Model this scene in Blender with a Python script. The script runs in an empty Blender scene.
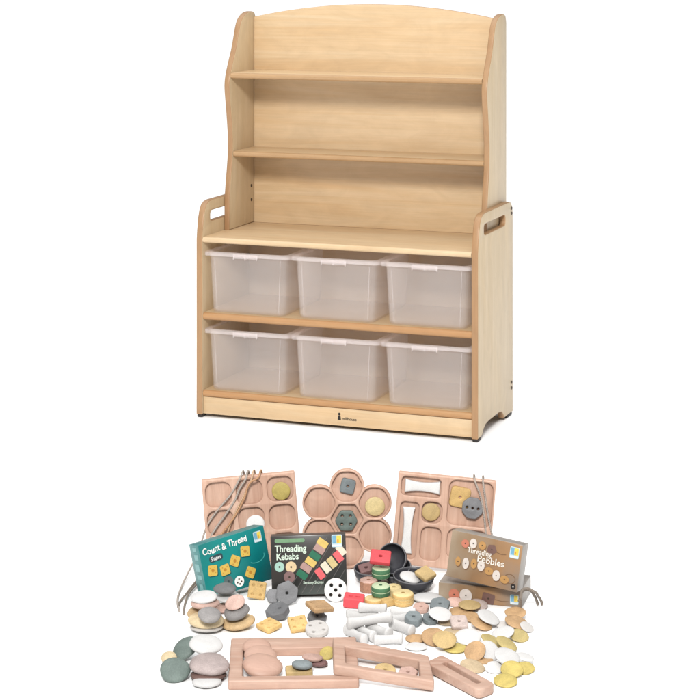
import bpy, bmesh, math, random
from mathutils import Vector, Matrix
R = math.radians
S = bpy.context.scene
C = S.collection
random.seed(7)

# ------------------------------------------------------------------ camera
CAM_H, FPX, HZ = 1.69, 1950.0, -50.0          # eye height (m), focal length in photo pixels, horizon row
cam = bpy.data.cameras.new('camera')
cam.sensor_width = 36; cam.lens = FPX / 700 * 36
cam.shift_y = -(350 - HZ) / 700
cam.clip_start = .1; cam.clip_end = 500
co = bpy.data.objects.new('camera', cam); C.objects.link(co)
co.location = (0, 0, CAM_H); co.rotation_euler = (R(90), 0, 0)
S.camera = co

# ------------------------------------------------------------------ light
w = bpy.data.worlds.new('World'); S.world = w; w.use_nodes = True
bg = w.node_tree.nodes['Background']
# white studio dome, brighter overhead than at the sides
wn = w.node_tree
w_tc = wn.nodes.new('ShaderNodeTexCoord'); w_sx = wn.nodes.new('ShaderNodeSeparateXYZ')
wn.links.new(w_tc.outputs['Generated'], w_sx.inputs[0])
w_cl = wn.nodes.new('ShaderNodeMath'); w_cl.operation = 'MAXIMUM'; w_cl.inputs[1].default_value = 0
wn.links.new(w_sx.outputs['Z'], w_cl.inputs[0])
w_ma = wn.nodes.new('ShaderNodeMath'); w_ma.operation = 'MULTIPLY_ADD'; w_ma.inputs[1].default_value = 2.45; w_ma.inputs[2].default_value = .16
w_pw = wn.nodes.new('ShaderNodeMath'); w_pw.operation = 'POWER'; w_pw.inputs[1].default_value = 2.5
wn.links.new(w_cl.outputs[0], w_pw.inputs[0]); wn.links.new(w_pw.outputs[0], w_ma.inputs[0]); wn.links.new(w_ma.outputs[0], bg.inputs[1])
bg.inputs[0].default_value = (1, 1, 1, 1)

def softbox(name, loc, target, size, power, col=(1, 1, 1)):
    l = bpy.data.lights.new(name, 'AREA'); l.shape = 'DISK'; l.size = size; l.energy = power; l.color = col
    o = bpy.data.objects.new(name, l); C.objects.link(o); o.location = loc
    o.rotation_euler = (Vector(target) - Vector(loc)).to_track_quat('-Z', 'Y').to_euler()
    return o
softbox('front_softbox', (-.6, -4.0, 6.6), (0, 6.2, .7), 2.1, 1440, (1, .985, .96))

S.view_settings.view_transform = 'Standard'; S.view_settings.look = 'None'
S.view_settings.exposure = 0; S.view_settings.gamma = 1
S.render.engine = 'CYCLES'
S.cycles.max_bounces = 10; S.cycles.diffuse_bounces = 5; S.cycles.transparent_max_bounces = 32
S.cycles.use_denoising = True
S.cycles.caustics_reflective = False; S.cycles.caustics_refractive = False

# ------------------------------------------------------------------ materials
def lin(c):
    return tuple(((v / 255 / 12.92) if v / 255 <= .04045 else ((v / 255 + .055) / 1.055) ** 2.4) for v in c)
def alb(c, k=.66):
    return tuple(min(.9, v * k) for v in lin(c)) + (1,)

def base_mat(name):
    m = bpy.data.materials.new(name); m.use_nodes = True
    nt = m.node_tree; b = nt.nodes['Principled BSDF']
    return m, nt, b
def node(nt, t, **kw):
    n = nt.nodes.new(t)
    for k, v in kw.items():
        if k in n.inputs: n.inputs[k].default_value = v
        else: setattr(n, k, v)
    return n

def plain(name, rgb, rough=.5, k=.66, var=.06, scale=40, spec=.4, bump=0.0, bscale=200):
    """one colour with a soft cloudy variation and an optional fine bump"""
    m, nt, b = base_mat(name); c = alb(rgb, k)
    tc = node(nt, 'ShaderNodeTexCoord'); no = node(nt, 'ShaderNodeTexNoise', Scale=scale, Detail=5.0)
    nt.links.new(tc.outputs['Object'], no.inputs['Vector'])
    cr = nt.nodes.new('ShaderNodeValToRGB')
    cr.color_ramp.elements[0].position = .3; cr.color_ramp.elements[1].position = .7
    cr.color_ramp.elements[0].color = tuple(v * (1 - var) for v in c[:3]) + (1,)
    cr.color_ramp.elements[1].color = tuple(min(.95, v * (1 + var)) for v in c[:3]) + (1,)
    nt.links.new(no.outputs['Fac'], cr.inputs['Fac'])
    nt.links.new(cr.outputs['Color'], b.inputs['Base Color'])
    b.inputs['Roughness'].default_value = rough; b.inputs['Specular IOR Level'].default_value = spec
    if bump:
        n2 = node(nt, 'ShaderNodeTexNoise', Scale=bscale, Detail=3.0)
        nt.links.new(tc.outputs['Object'], n2.inputs['Vector'])
        bp = node(nt, 'ShaderNodeBump', Strength=bump, Distance=.002)
        nt.links.new(n2.outputs['Fac'], bp.inputs['Height']); nt.links.new(bp.outputs['Normal'], b.inputs['Normal'])
    return m

def stone_mat(name, rgb, var=.12, rough=.6, k=.66, speck=.25):
    """matt cast stone: cloudy tone, fine specks, a little different on each stone"""
    m, nt, b = base_mat(name); c = alb(rgb, k)
    tc = node(nt, 'ShaderNodeTexCoord'); oi = node(nt, 'ShaderNodeObjectInfo')
    ad = node(nt, 'ShaderNodeVectorMath', operation='ADD')
    nt.links.new(tc.outputs['Object'], ad.inputs[0]); nt.links.new(oi.outputs['Random'], ad.inputs[1])
    n1 = node(nt, 'ShaderNodeTexNoise', Scale=20.0, Detail=7.0, Roughness=.68, Distortion=.8)
    n2 = node(nt, 'ShaderNodeTexNoise', Scale=420.0, Detail=2.0)
    nt.links.new(ad.outputs[0], n1.inputs['Vector']); nt.links.new(ad.outputs[0], n2.inputs['Vector'])
    cr = nt.nodes.new('ShaderNodeValToRGB')
    cr.color_ramp.elements[0].position = .32; cr.color_ramp.elements[1].position = .68
    cr.color_ramp.elements[0].color = tuple(v * (1 - var) for v in c[:3]) + (1,)
    cr.color_ramp.elements[1].color = tuple(min(.95, v * (1 + var)) for v in c[:3]) + (1,)
    nt.links.new(n1.outputs['Fac'], cr.inputs['Fac'])
    mr = node(nt, 'ShaderNodeMapRange'); mr.inputs['From Min'].default_value = .35; mr.inputs['From Max'].default_value = .65
    mr.inputs['To Min'].default_value = 1 - speck; mr.inputs['To Max'].default_value = 1 + speck * .4
    nt.links.new(n2.outputs['Fac'], mr.inputs['Value'])
    r2 = node(nt, 'ShaderNodeMapRange'); r2.inputs['To Min'].default_value = .9; r2.inputs['To Max'].default_value = 1.08
    nt.links.new(oi.outputs['Random'], r2.inputs['Value'])
    mu = node(nt, 'ShaderNodeMath', operation='MULTIPLY')
    nt.links.new(mr.outputs[0], mu.inputs[0]); nt.links.new(r2.outputs[0], mu.inputs[1])
    vm = node(nt, 'ShaderNodeVectorMath', operation='SCALE')
    nt.links.new(cr.outputs['Color'], vm.inputs[0]); nt.links.new(mu.outputs[0], vm.inputs['Scale'])
    nt.links.new(vm.outputs[0], b.inputs['Base Color'])
    b.inputs['Roughness'].default_value = rough; b.inputs['Specular IOR Level'].default_value = .35
    bp = node(nt, 'ShaderNodeBump', Strength=.25, Distance=.001)
    nt.links.new(n2.outputs['Fac'], bp.inputs['Height']); nt.links.new(bp.outputs['Normal'], b.inputs['Normal'])
    return m

def wood_mat(name, c0, c1, grain, rough=.38, k=.66, blotch=.07, fine=1.0):
    """pale maple: fine fibres along one axis over broader growth bands, with a mottled figure"""
    m, nt, b = base_mat(name)
    a0, a1 = alb(c0, k), alb(c1, k)
    tc = node(nt, 'ShaderNodeTexCoord'); oi = node(nt, 'ShaderNodeObjectInfo')
    ad = node(nt, 'ShaderNodeVectorMath', operation='ADD')
    nt.links.new(tc.outputs['Object'], ad.inputs[0]); nt.links.new(oi.outputs['Random'], ad.inputs[1])
    def grained(across, along, detail, dist, rough_=.6):
        mp = node(nt, 'ShaderNodeMapping'); sc = [across * fine] * 3; sc['xyz'.index(grain)] = along * fine
        mp.inputs['Scale'].default_value = sc; nt.links.new(ad.outputs[0], mp.inputs['Vector'])
        n_ = node(nt, 'ShaderNodeTexNoise', Scale=1.0, Detail=detail, Roughness=rough_, Distortion=dist)
        nt.links.new(mp.outputs[0], n_.inputs['Vector']); return n_.outputs['Fac']
    bands = grained(22, 1.1, 5.0, .8); fibre = grained(230, 5.0, 3.0, .1); figure = grained(13, 7.0, 4.0, 1.6)
    cr = nt.nodes.new('ShaderNodeValToRGB')
    cr.color_ramp.elements[0].position = .28; cr.color_ramp.elements[1].position = .72
    cr.color_ramp.elements[0].color = a0; cr.color_ramp.elements[1].color = a1
    nt.links.new(bands, cr.inputs['Fac'])
    def rng(src, lo, hi):
        mr = node(nt, 'ShaderNodeMapRange'); mr.inputs['From Min'].default_value = .3; mr.inputs['From Max'].default_value = .7
        mr.inputs['To Min'].default_value = lo; mr.inputs['To Max'].default_value = hi
        nt.links.new(src, mr.inputs['Value']); return mr.outputs[0]
    mu = node(nt, 'ShaderNodeMath', operation='MULTIPLY')
    nt.links.new(rng(fibre, .95, 1.04), mu.inputs[0]); nt.links.new(rng(figure, 1 - blotch, 1 + blotch * .6), mu.inputs[1])
    vm = node(nt, 'ShaderNodeVectorMath', operation='SCALE')
    nt.links.new(cr.outputs['Color'], vm.inputs[0]); nt.links.new(mu.outputs[0], vm.inputs['Scale'])
    nt.links.new(vm.outputs[0], b.inputs['Base Color'])
    b.inputs['Roughness'].default_value = rough; b.inputs['Specular IOR Level'].default_value = .4
    bp = node(nt, 'ShaderNodeBump', Strength=.1, Distance=.0006)
    nt.links.new(fibre, bp.inputs['Height']); nt.links.new(bp.outputs['Normal'], b.inputs['Normal'])
    return m

def clear_plastic(name, alpha, rgb, rough=.22):
    m, nt, b = base_mat(name)
    b.inputs['Base Color'].default_value = rgb + (1,); b.inputs['Roughness'].default_value = rough
    tc = node(nt, 'ShaderNodeTexCoord'); no = node(nt, 'ShaderNodeTexNoise', Scale=6.0, Detail=3.0)
    nt.links.new(tc.outputs['Object'], no.inputs['Vector'])
    tr = node(nt, 'ShaderNodeBsdfTranslucent'); tr.inputs['Color'].default_value = rgb + (1,)
    mx = node(nt, 'ShaderNodeMixShader'); mx.inputs[0].default_value = .4
    nt.links.new(b.outputs[0], mx.inputs[1]); nt.links.new(tr.outputs[0], mx.inputs[2])
    tp = node(nt, 'ShaderNodeBsdfTransparent'); tp.inputs['Color'].default_value = (.985, .98, .98, 1)
    mr = node(nt, 'ShaderNodeMapRange'); mr.inputs['To Min'].default_value = alpha * .8; mr.inputs['To Max'].default_value = alpha * 1.2
    nt.links.new(no.outputs['Fac'], mr.inputs['Value'])
    m2 = node(nt, 'ShaderNodeMixShader')
    nt.links.new(mr.outputs[0], m2.inputs[0]); nt.links.new(tp.outputs[0], m2.inputs[1]); nt.links.new(mx.outputs[0], m2.inputs[2])
    nt.links.new(m2.outputs[0], nt.nodes['Material Output'].inputs['Surface'])
    return m

M = {}
M['maple_h'] = wood_mat('maple_horizontal', (229, 193, 147), (242, 216, 178), 'x', k=.64)
M['maple_v'] = wood_mat('maple_vertical', (222, 196, 156), (234, 212, 177), 'z', k=.64)
M['maple_d'] = wood_mat('maple_depth', (234, 207, 165), (244, 222, 184), 'y', k=.56)
M['lipping_h'] = wood_mat('beech_lipping', (209, 156, 105), (219, 171, 121), 'x', k=.58)
M['lipping_v'] = wood_mat('beech_lipping_upright', (198, 152, 109), (211, 168, 123), 'z', k=.52)
M['maple_edge'] = wood_mat('maple_edge', (210, 166, 118), (222, 182, 136), 'x', k=.54)
M['pink_x'] = wood_mat('pink_beech', (202, 158, 136), (232, 198, 178), 'x', k=.56, blotch=.09, fine=1.6, rough=.5)
M['pink_z'] = wood_mat('pink_beech_upright', (206, 162, 138), (233, 196, 174), 'z', k=.66, blotch=.09, fine=1.6, rough=.5)
M['bolt'] = plain('dark_bolt', (70, 55, 45), .4)
M['foot'] = plain('black_foot', (52, 48, 46), .5)
M['ink'] = plain('black_ink', (40, 34, 28), .6)
M['bin'] = clear_plastic('clear_bin_plastic', .165, (1, .965, .95), .12)
M['binrim'] = clear_plastic('clear_rim_plastic', .24, (.95, .90, .90))
M['ground'] = plain('white_paper', (255, 255, 255), .9, k=.94, var=.004, scale=2, spec=.1)
for nm, c, k in (('white', (247, 245, 243), .51), ('offwhite', (240, 235, 230), .51), ('grey', (156, 152, 150), .62), ('darkgrey', (128, 128, 128), .66), ('slate', (124, 132, 134), .78),
                 ('green', (108, 121, 115), .7), ('pink', (226, 190, 176), .64), ('tan', (218, 186, 140), .66), ('cream', (232, 210, 170), .64), ('mauve', (192, 176, 172), .6),
                 ('brown', (126, 98, 90), .6), ('gold', (216, 186, 130), .58), ('ochre', (212, 172, 126), .58), ('yellow', (218, 196, 112), .58), ('olive', (206, 186, 124), .58),
                 ('buff', (218, 194, 158), .56), ('rose', (210, 174, 160), .66), ('charcoal', (104, 104, 106), .9), ('biscuit', (226, 188, 122), .64), ('palepink', (222, 202, 194), .58),
                 ('brightwhite', (250, 249, 247), .66), ('paleyellow', (232, 210, 154), .66), ('graphite', (112, 112, 114), .95)):  # upright white pieces get a lighter copy of white, offsetting the dimmer light
    M[nm] = stone_mat('stone_' + nm, c, var=.05 if 'white' in nm else .2, k=k, speck=.06 if 'white' in nm else .12)
M['red'] = stone_mat('stone_red', (232, 84, 92), speck=.1)
M['sgreen'] = stone_mat('stone_leaf_green', (92, 142, 104), speck=.1)
M['lgreen'] = stone_mat('stone_pale_green', (200, 216, 178), k=.75, speck=.1)
M['terra'] = stone_mat('stone_terracotta', (186, 138, 112), speck=.2)
M['plum'] = stone_mat('stone_plum', (134, 100, 98), speck=.15)
M['hole'] = plain('dark_hole', (48, 40, 36), .8)
M['bowl'] = plain('black_bowl', (66, 66, 72), .38, var=.15)
M['bowlrim'] = plain('grey_bowl_rim', (120, 120, 124), .35)

# ------------------------------------------------------------------ object helpers
def tag(o, label=None, cat=None, group=None, kind=None):
    for k, v in (('label', label), ('category', cat), ('group', group), ('kind', kind)):
        if v: o[k] = v
    return o
def empty(name, loc, rot=None):
    o = bpy.data.objects.new(name, None); C.objects.link(o)
    o.location = loc; o.empty_display_size = .05
    if rot is not None: o.rotation_euler = rot
    return o
def link(name, me, parent=None):
    o = bpy.data.objects.new(name, me); C.objects.link(o)
    if parent: o.parent = parent
    return o
def smooth(me, ang=35):
    for p in me.polygons: p.use_smooth = True
    me.set_sharp_from_angle(angle=R(ang))
    return me
def bm_mesh(bm, name, mats, ang=35):
    me = bpy.data.meshes.new(name); bm.normal_update(); bm.to_mesh(me); bm.free()
    for m in mats: me.materials.append(m)
    return smooth(me, ang)

def to_mesh(curve):
    o = bpy.data.objects.new('tmp', curve); C.objects.link(o)
    dg = bpy.context.evaluated_depsgraph_get()
    me = bpy.data.meshes.new_from_object(o.evaluated_get(dg))
    bpy.data.objects.remove(o); bpy.data.curves.remove(curve)
    return me
def plate_bm(outline, holes, thick, bevel=.002, bres=2):
    """flat piece with a rounded edge: outline and holes in XY, thickness along Z from 0 to thick"""
    cu = bpy.data.curves.new('plate', 'CURVE'); cu.dimensions = '2D'; cu.fill_mode = 'BOTH'
    cu.extrude = max(thick / 2 - bevel, 1e-5); cu.bevel_depth = bevel; cu.bevel_resolution = bres; cu.offset = -bevel
    for pts in [outline] + list(holes):
        sp = cu.splines.new('POLY'); sp.points.add(len(pts) - 1)
        for p, q in zip(sp.points, pts): p.co = (q[0], q[1], 0, 1)
        sp.use_cyclic_u = True
    me = to_mesh(cu); bm = bmesh.new(); bm.from_mesh(me); bpy.data.meshes.remove(me)
    bmesh.ops.remove_doubles(bm, verts=bm.verts, dist=1e-5)
    bmesh.ops.translate(bm, verts=bm.verts, vec=(0, 0, thick / 2))
    for f in bm.faces: f.material_index = 0
    return bm
def edge_slot(bm, axis=2, idx=1, lim=.92):
    bm.normal_update()
    for f in bm.faces:
        if abs(f.normal[axis]) < lim: f.material_index = idx
    return bm
def xf(bm, mat): bmesh.ops.transform(bm, matrix=mat, verts=bm.verts); return bm
def add(dst, src, idx=None):
    """append src bmesh to dst"""
    off = {}
    for v in src.verts: off[v] = dst.verts.new(v.co)
    for f in src.faces:
        try:
            g = dst.faces.new([off[v] for v in f.verts]); g.material_index = f.material_index if idx is None else idx
        except ValueError: pass
    src.free(); return dst
TO_SIDE = Matrix(((0, 0, 1, 0), (1, 0, 0, 0), (0, 1, 0, 0), (0, 0, 0, 1)))      # u->y v->z w->x
TO_FRONT = Matrix(((1, 0, 0, 0), (0, 0, -1, 0), (0, 1, 0, 0), (0, 0, 0, 1)))    # u->x v->z w->-y
T = Matrix.Translation
def rrect(cx, cy, wd, ht, r, n=6, rot=0):
    pts = []
    for sx, sy, a0 in ((1, 1, 0), (-1, 1, 90), (-1, -1, 180), (1, -1, 270)):
        for k in range(n + 1):
            a = R(a0 + 90 * k / n)
            pts.append((sx * (wd / 2 - r) + r * math.cos(a), sy * (ht / 2 - r) + r * math.sin(a)))
    c, s = math.cos(rot), math.sin(rot)
    return [(cx + x * c - y * s, cy + x * s + y * c) for x, y in pts]
def circ(cx, cy, r, n=28, ry=None, a0=0):
    ry = ry or r
    return [(cx + r * math.cos(a0 + 2 * math.pi * k / n), cy + ry * math.sin(a0 + 2 * math.pi * k / n)) for k in range(n)]
def ngon(cx, cy, r, n=6, a0=0, round_=.25, seg=4):
    """rounded regular polygon"""
    vs = [Vector((cx + r * math.cos(a0 + 2 * math.pi * k / n), cy + r * math.sin(a0 + 2 * math.pi * k / n))) for k in range(n)]
    out = []
    for k in range(n):
        p, a, b = vs[k], vs[k - 1], vs[(k + 1) % n]
        s, e = p.lerp(a, round_), p.lerp(b, round_)
        for j in range(seg + 1):
            t = j / seg
            out.append(tuple(s * (1 - t) ** 2 + p * 2 * t * (1 - t) + e * t * t))
    return out
def box_bm(x0, x1, y0, y1, z0, z1, bev=.002, seg=2):
    bm = bmesh.new(); bmesh.ops.create_cube(bm, size=1)
    for v in bm.verts:
        v.co = ((x0 + x1) / 2 + v.co.x * (x1 - x0), (y0 + y1) / 2 + v.co.y * (y1 - y0), (z0 + z1) / 2 + v.co.z * (z1 - z0))
    if bev: bmesh.ops.bevel(bm, geom=list(bm.edges), offset=bev, segments=seg, affect='EDGES', profile=.5)
    return bm
def lathe_bm(prof, n=32):
    """profile (r, z) turned about Z; closes where r = 0"""
    bm = bmesh.new(); rings = []
    for r, z in prof:
        rings.append([bm.verts.new((0, 0, z))] if r < 1e-6 else
                     [bm.verts.new((r * math.cos(2 * math.pi * k / n), r * math.sin(2 * math.pi * k / n), z)) for k in range(n)])
    for a, b in zip(rings, rings[1:]):
        for k in range(n):
            l = (k + 1) % n
            if len(a) == 1 and len(b) == 1: continue
            if len(a) == 1: bm.faces.new((a[0], b[l], b[k]))
            elif len(b) == 1: bm.faces.new((a[k], a[l], b[0]))
            else: bm.faces.new((a[k], a[l], b[l], b[k]))
    bmesh.ops.recalc_face_normals(bm, faces=bm.faces)
    return bm
def tube_bm(pts, r, n=8, twist=True):
    cu = bpy.data.curves.new('tube', 'CURVE'); cu.dimensions = '3D'; cu.bevel_depth = r; cu.bevel_resolution = 2; cu.use_fill_caps = True
    sp = cu.splines.new('BEZIER'); sp.bezier_points.add(len(pts) - 1); sp.resolution_u = 10
    for p, q in zip(sp.bezier_points, pts):
        p.co = q; p.handle_left_type = p.handle_right_type = 'AUTO'
    me = to_mesh(cu); bm = bmesh.new(); bm.from_mesh(me); bpy.data.meshes.remove(me); return bm
def text_bm(s, size, weight=0.0, extrude=.0002, spacing=1.0):
    cu = bpy.data.curves.new('text', 'FONT'); cu.body = s; cu.size = size; cu.extrude = extrude; cu.offset = weight
    cu.space_character = spacing; cu.resolution_u = 4
    me = to_mesh(cu); bm = bmesh.new(); bm.from_mesh(me); bpy.data.meshes.remove(me)
    for f in bm.faces: f.material_index = 0
    return bm

# where a photo row/column falls on a level at height z, or on an upright plane at depth Y
def at(px, py, z=0.0):
    Y = FPX * (CAM_H - z) / (py - HZ); return Vector(((px - 350) * Y / FPX, Y, z))
def atY(px, py, Y): return Vector(((px - 350) * Y / FPX, Y, CAM_H - (py - HZ) * Y / FPX))

# ------------------------------------------------------------------ ground
g = bmesh.new(); bmesh.ops.create_grid(g, x_segments=4, y_segments=4, size=120)
tag(link('ground', bm_mesh(g, 'ground', [M['ground']])), kind='structure')

# ================================================================== shelf unit
TH = math.atan(.372)
UNIT_AT = Vector((.439, 6.684, 0))
unit = empty('shelf_unit', UNIT_AT, (0, 0, -TH))
tag(unit, 'tall pale maple shelf unit with two open upper shelves and two rows of bin bays', 'shelf unit')
W, D, PT = 1.062, .443, .024
XL, XR = -W + PT, -PT                      # inner faces of the base sides
def side_profile():
    p = [(0, .012), (.042, .012), (.05, .016), (.062, .03), (.085, .042), (.12, .046), (.24, .046), (.275, .04), (.292, .024), (.30, .012), (D, .012)]
    p = [(y * 1.09 if y < D else D, z) for y, z in p]
    p += [(D, .735), (D - .006, .757), (D - .022, .773), (D - .045, .779), (.09, .779), (.06, .776), (.038, .766), (.024, .748), (.014, .722), (.005, .68), (0, .645)]
    return p
slot = rrect(.208, .7205, .270, .037, .014)
for x0 in (-PT, -W):
    bm = plate_bm(side_profile(), [slot], PT, .004); edge_slot(bm)
    xf(bm, T((x0, 0, 0)) @ TO_SIDE)
    sp = link('side_panel', bm_mesh(bm, 'side_panel', [M['maple_v'], M['lipping_v']]), unit)
    xo = 0 if x0 > -.5 else -W
    for y, z in ((.425, .752), (.425, .734), (.425, .12), (.425, .10)) if x0 > -.5 else ():
        b = lathe_bm([(0, -.001), (.006, -.001), (.006, .001), (.004, .0022), (0, .0018)], 16)
        xf(b, T((xo, y, z)) @ Matrix.Rotation(R(90), 4, 'Y'))
        link('bolt', bm_mesh(b, 'bolt', [M['bolt']]), sp)
    for y0, y1 in ((.004, .044), (.372, .438)):
        ft = box_bm(x0 + .002, x0 + PT - .002, y0, y1, 0, .0118, .003)
        link('foot', bm_mesh(ft, 'foot', [M['foot']]), unit)

def shelf(name, x0, x1, y0, y1, ztop, t, lip='lipping_h', parent=unit):
    """board with a bull-nosed front edge"""
    r = t / 2
    prof = [(y0 + r - r * math.cos(R(a)), ztop - r + r * math.sin(R(a))) for a in range(-90, 91, 15)]
    prof = prof + [(y1, ztop), (y1, ztop - t)]
    bm = bmesh.new(); rs = [[bm.verts.new((x, y, z)) for y, z in prof] for x in (x0, x1)]
    n = len(prof)
    for k in range(n):
        l = (k + 1) % n
        f = bm.faces.new((rs[0][k], rs[1][k], rs[1][l], rs[0][l]))
        if k < 12: f.material_index = 1
    bm.faces.new(rs[0]); bm.faces.new(list(reversed(rs[1])))
    bmesh.ops.recalc_face_normals(bm, faces=bm.faces)
    return link(name, bm_mesh(bm, name, [M['maple_h'], M[lip]], 50), parent)
e = .0005
shelf('worktop', XL - e + .001, XR - .001, .001, .438, .653, .021, 'maple_h')
shelf('shelf', XL + e, XR - e, .004, .422, .379, .026)
shelf('shelf', XL + e, XR - e, .004, .422, .099, .024)
pl = link('plinth', bm_mesh(box_bm(XL + e, XR - e, .010, .028, .014, .0745, .001), 'plinth', [M['maple_h']]), unit)
link('back_panel', bm_mesh(box_bm(XL + e, XR - e, .4225, .436, .03, .6315, .001), 'back_panel', [M['maple_h']]), unit)
# maker's mark on the plinth: a small figure and a word
wd = text_bm('millhouse', .0145, .0003)
xf(wd, T((.009, .001, 0)))
add(wd, plate_bm(circ(0, .021, .0048, 14), [], .0005, .0001))
add(wd, plate_bm([(-.0062, 0), (-.0045, .0155), (.0045, .0155), (.0062, 0)], [], .0005, .0001))
xf(wd, T((-.512, .0098, .034)) @ TO_FRONT)
tag(link('plinth_mark', bm_mesh(wd, 'plinth_mark', [M['ink']]), pl), 'small dark printed maker mark')

# upper part
HT = .022; UXL, UXR = XL + HT, XR - HT
up = [(.172, .6535), (.172, .77), (.184, .84), (.197, .913), (.2, .965), (.199, 1.007), (.187, 1.089), (.176, 1.149), (.172, 1.185), (.178, 1.22), (.2, 1.268),
      (.232, 1.326), (.26, 1.397), (.277, 1.425), (.3, 1.443), (.33, 1.454), (.36, 1.4575), (.385, 1.455), (.398, 1.445), (.405, 1.425), (.405, .6535)]
# densify the wavy front with a smooth spline
def dens(pts, n=5):
    out = []
    for i in range(len(pts) - 1):
        p0, p1, p2, p3 = (Vector(pts[max(i - 1, 0)]), Vector(pts[i]), Vector(pts[i + 1]), Vector(pts[min(i + 2, len(pts) - 1)]))
        for k in range(n):
            t = k / n
            out.append(tuple(.5 * ((2 * p1) + (-p0 + p2) * t + (2 * p0 - 5 * p1 + 4 * p2 - p3) * t * t + (-p0 + 3 * p1 - 3 * p2 + p3) * t ** 3)))
    out.append(pts[-1]); return out
up = [(.19 + (y - .17) * 1.077, z) for y, z in up]
up = [up[0]] + dens(up[1:-1], 4) + [up[-1]]
for x0 in (UXR, XL):
    bm = plate_bm(up, [], HT - .0006, .004); edge_slot(bm)
    xf(bm, T((x0 + .0003, 0, 0)) @ TO_SIDE)
    sp = link('upper_side_panel', bm_mesh(bm, 'upper_side_panel', [M['maple_v'], M['lipping_v']]), unit)
    if x0 < -.5:
        for z in (.742, .795):
            b = lathe_bm([(0, -.001), (.0065, -.001), (.0065, .001), (.004, .0022), (0, .0018)], 16)
            xf(b, T((UXL, .398, z)) @ Matrix.Rotation(R(90), 4, 'Y'))
            link('bolt', bm_mesh(b, 'bolt', [M['bolt']]), sp)
n = 40; xm = (UXL + UXR) / 2; hw = (UXR - UXL) / 2
arc = [(xm - hw + .0005 + (2 * hw - .001) * k / n, 1.436 + .052 * (1 - ((k / n - .5) * 2) ** 2)) for k in range(n + 1)]
bm = plate_bm([(arc[-1][0], .6531), *reversed(arc), (arc[0][0], .6531)], [], .016, .0015); edge_slot(bm)
xf(bm, T((0, .438, 0)) @ TO_FRONT)
link('upper_back_panel', bm_mesh(bm, 'upper_back_panel', [M['maple_h'], M['lipping_h']]), unit)
shelf('upper_shelf', UXL + e, UXR - e, .200, .4215, 1.2345, .021, 'maple_edge')
shelf('upper_shelf', UXL + e, UXR - e, .224, .4215, .9425, .021, 'maple_edge')

# ================================================================== storage bins
def ring(bm, wd, dp, r, z, n=5):
    return [bm.verts.new((x, y, z)) for x, y in rrect(0, 0, wd, dp, r, n)]
def loft(bm, rings, close=False):
    for a, b in zip(rings, rings[1:]):
        m = len(a)
        for k in range(m):
            bm.faces.new((a[k], a[(k + 1) % m], b[(k + 1) % m], b[k]))
def make_bin():
    h = .221
    body = bmesh.new()
    bw, bd, tw, td, t = .288, .375, .309, .388, .0026
    rs = [ring(body, bw - .03, bd - .03, .016, 0), ring(body, bw - .006, bd - .006, .024, .003), ring(body, bw, bd, .026, .012)]
    for k in range(1, 5): rs.append(ring(body, bw + (tw - bw) * k / 4, bd + (td - bd) * k / 4, .026, .012 + (h - .012) * k / 4))
    inn = []
    for k in range(4, -1, -1): inn.append(ring(body, bw + (tw - bw) * k / 4 - 2 * t, bd + (td - bd) * k / 4 - 2 * t, .024, max(.012 + (h - .012) * k / 4, .012)))
    inn.append(ring(body, bw - .034, bd - .034, .014, .003))
    allr = rs + inn; loft(body, allr)
    body.faces.new(list(reversed(rs[0]))); body.faces.new(inn[-1])
    bmesh.ops.recalc_face_normals(body, faces=body.faces)
    bm_ = bm_mesh(body, 'bin_body', [M['bin']], 40)
    rim = bmesh.new()
    ow, od = .335, .408
    rr = [ring(rim, tw + .001, td + .001, .027, h - .006), ring(rim, ow - .004, od - .004, .016, h - .004), ring(rim, ow - .003, od - .003, .016, h - .014), ring(rim, ow, od, .018, h - .014),
          ring(rim, ow, od, .018, h - .002), ring(rim, ow - .004, od - .004, .016, h), ring(rim, tw - 2 * t, td - 2 * t, .025, h), ring(rim, tw - 2 * t, td - 2 * t, .025, h - .0005)]
    loft(rim, rr); bmesh.ops.recalc_face_normals(rim, faces=rim.faces)
    rim_ = bm_mesh(rim, 'bin_rim', [M['binrim']], 40)
    tab = box_bm(-.047, .047, -od / 2 - .004, -od / 2 - .0004, h - .019, h - .003, .0012)
    for sx in (-.045, 0, .045): add(tab, box_bm(sx - .0018, sx + .0018, -od / 2 - .0075, -od / 2 - .0042, h - .023, h - .003, .0006))
    tab_ = bm_mesh(tab, 'bin_handle', [M['binrim']])
    ribs = []
    for sx in (-.118, .122):
        rb = box_bm(sx - .0008, sx + .0008, 0, .0016, .012, h - .02, .0005)
        for v in rb.verts:
            f = (v.co.z - .012) / (h - .012); v.co.y += -(bd + (td - bd) * f) / 2 - .0026; v.co.x *= 1 + .08 * f
        ribs.append(('moulded_rib', bm_mesh(rb, 'bin_rib', [M['binrim']])))
    return [('bin_body', bm_), ('rim', rim_), ('handle', tab_)] + ribs
BINM = make_bin()
ux = Matrix.Rotation(-TH, 4, 'Z')
rowname = {.379: 'upper row', .099: 'lower row'}
posname = ['left bay of the {}, beside the left side panel', 'middle bay of the {}, between two other bins', 'right bay of the {}, beside the right side panel']
for z in (.379, .099):
    for i in range(3):
        x = -W + PT + .338 * (i + .5)
        p = UNIT_AT + ux @ Vector((x, .208, z + .0006))
        o = empty('storage_bin', p, (0, 0, -TH))
        tag(o, 'clear plastic bin in the ' + posname[i].format(rowname[z]), 'storage bin', 'clear plastic storage bins in the shelf unit')
        for nm, me in BINM: link(nm, me, o)

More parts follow.
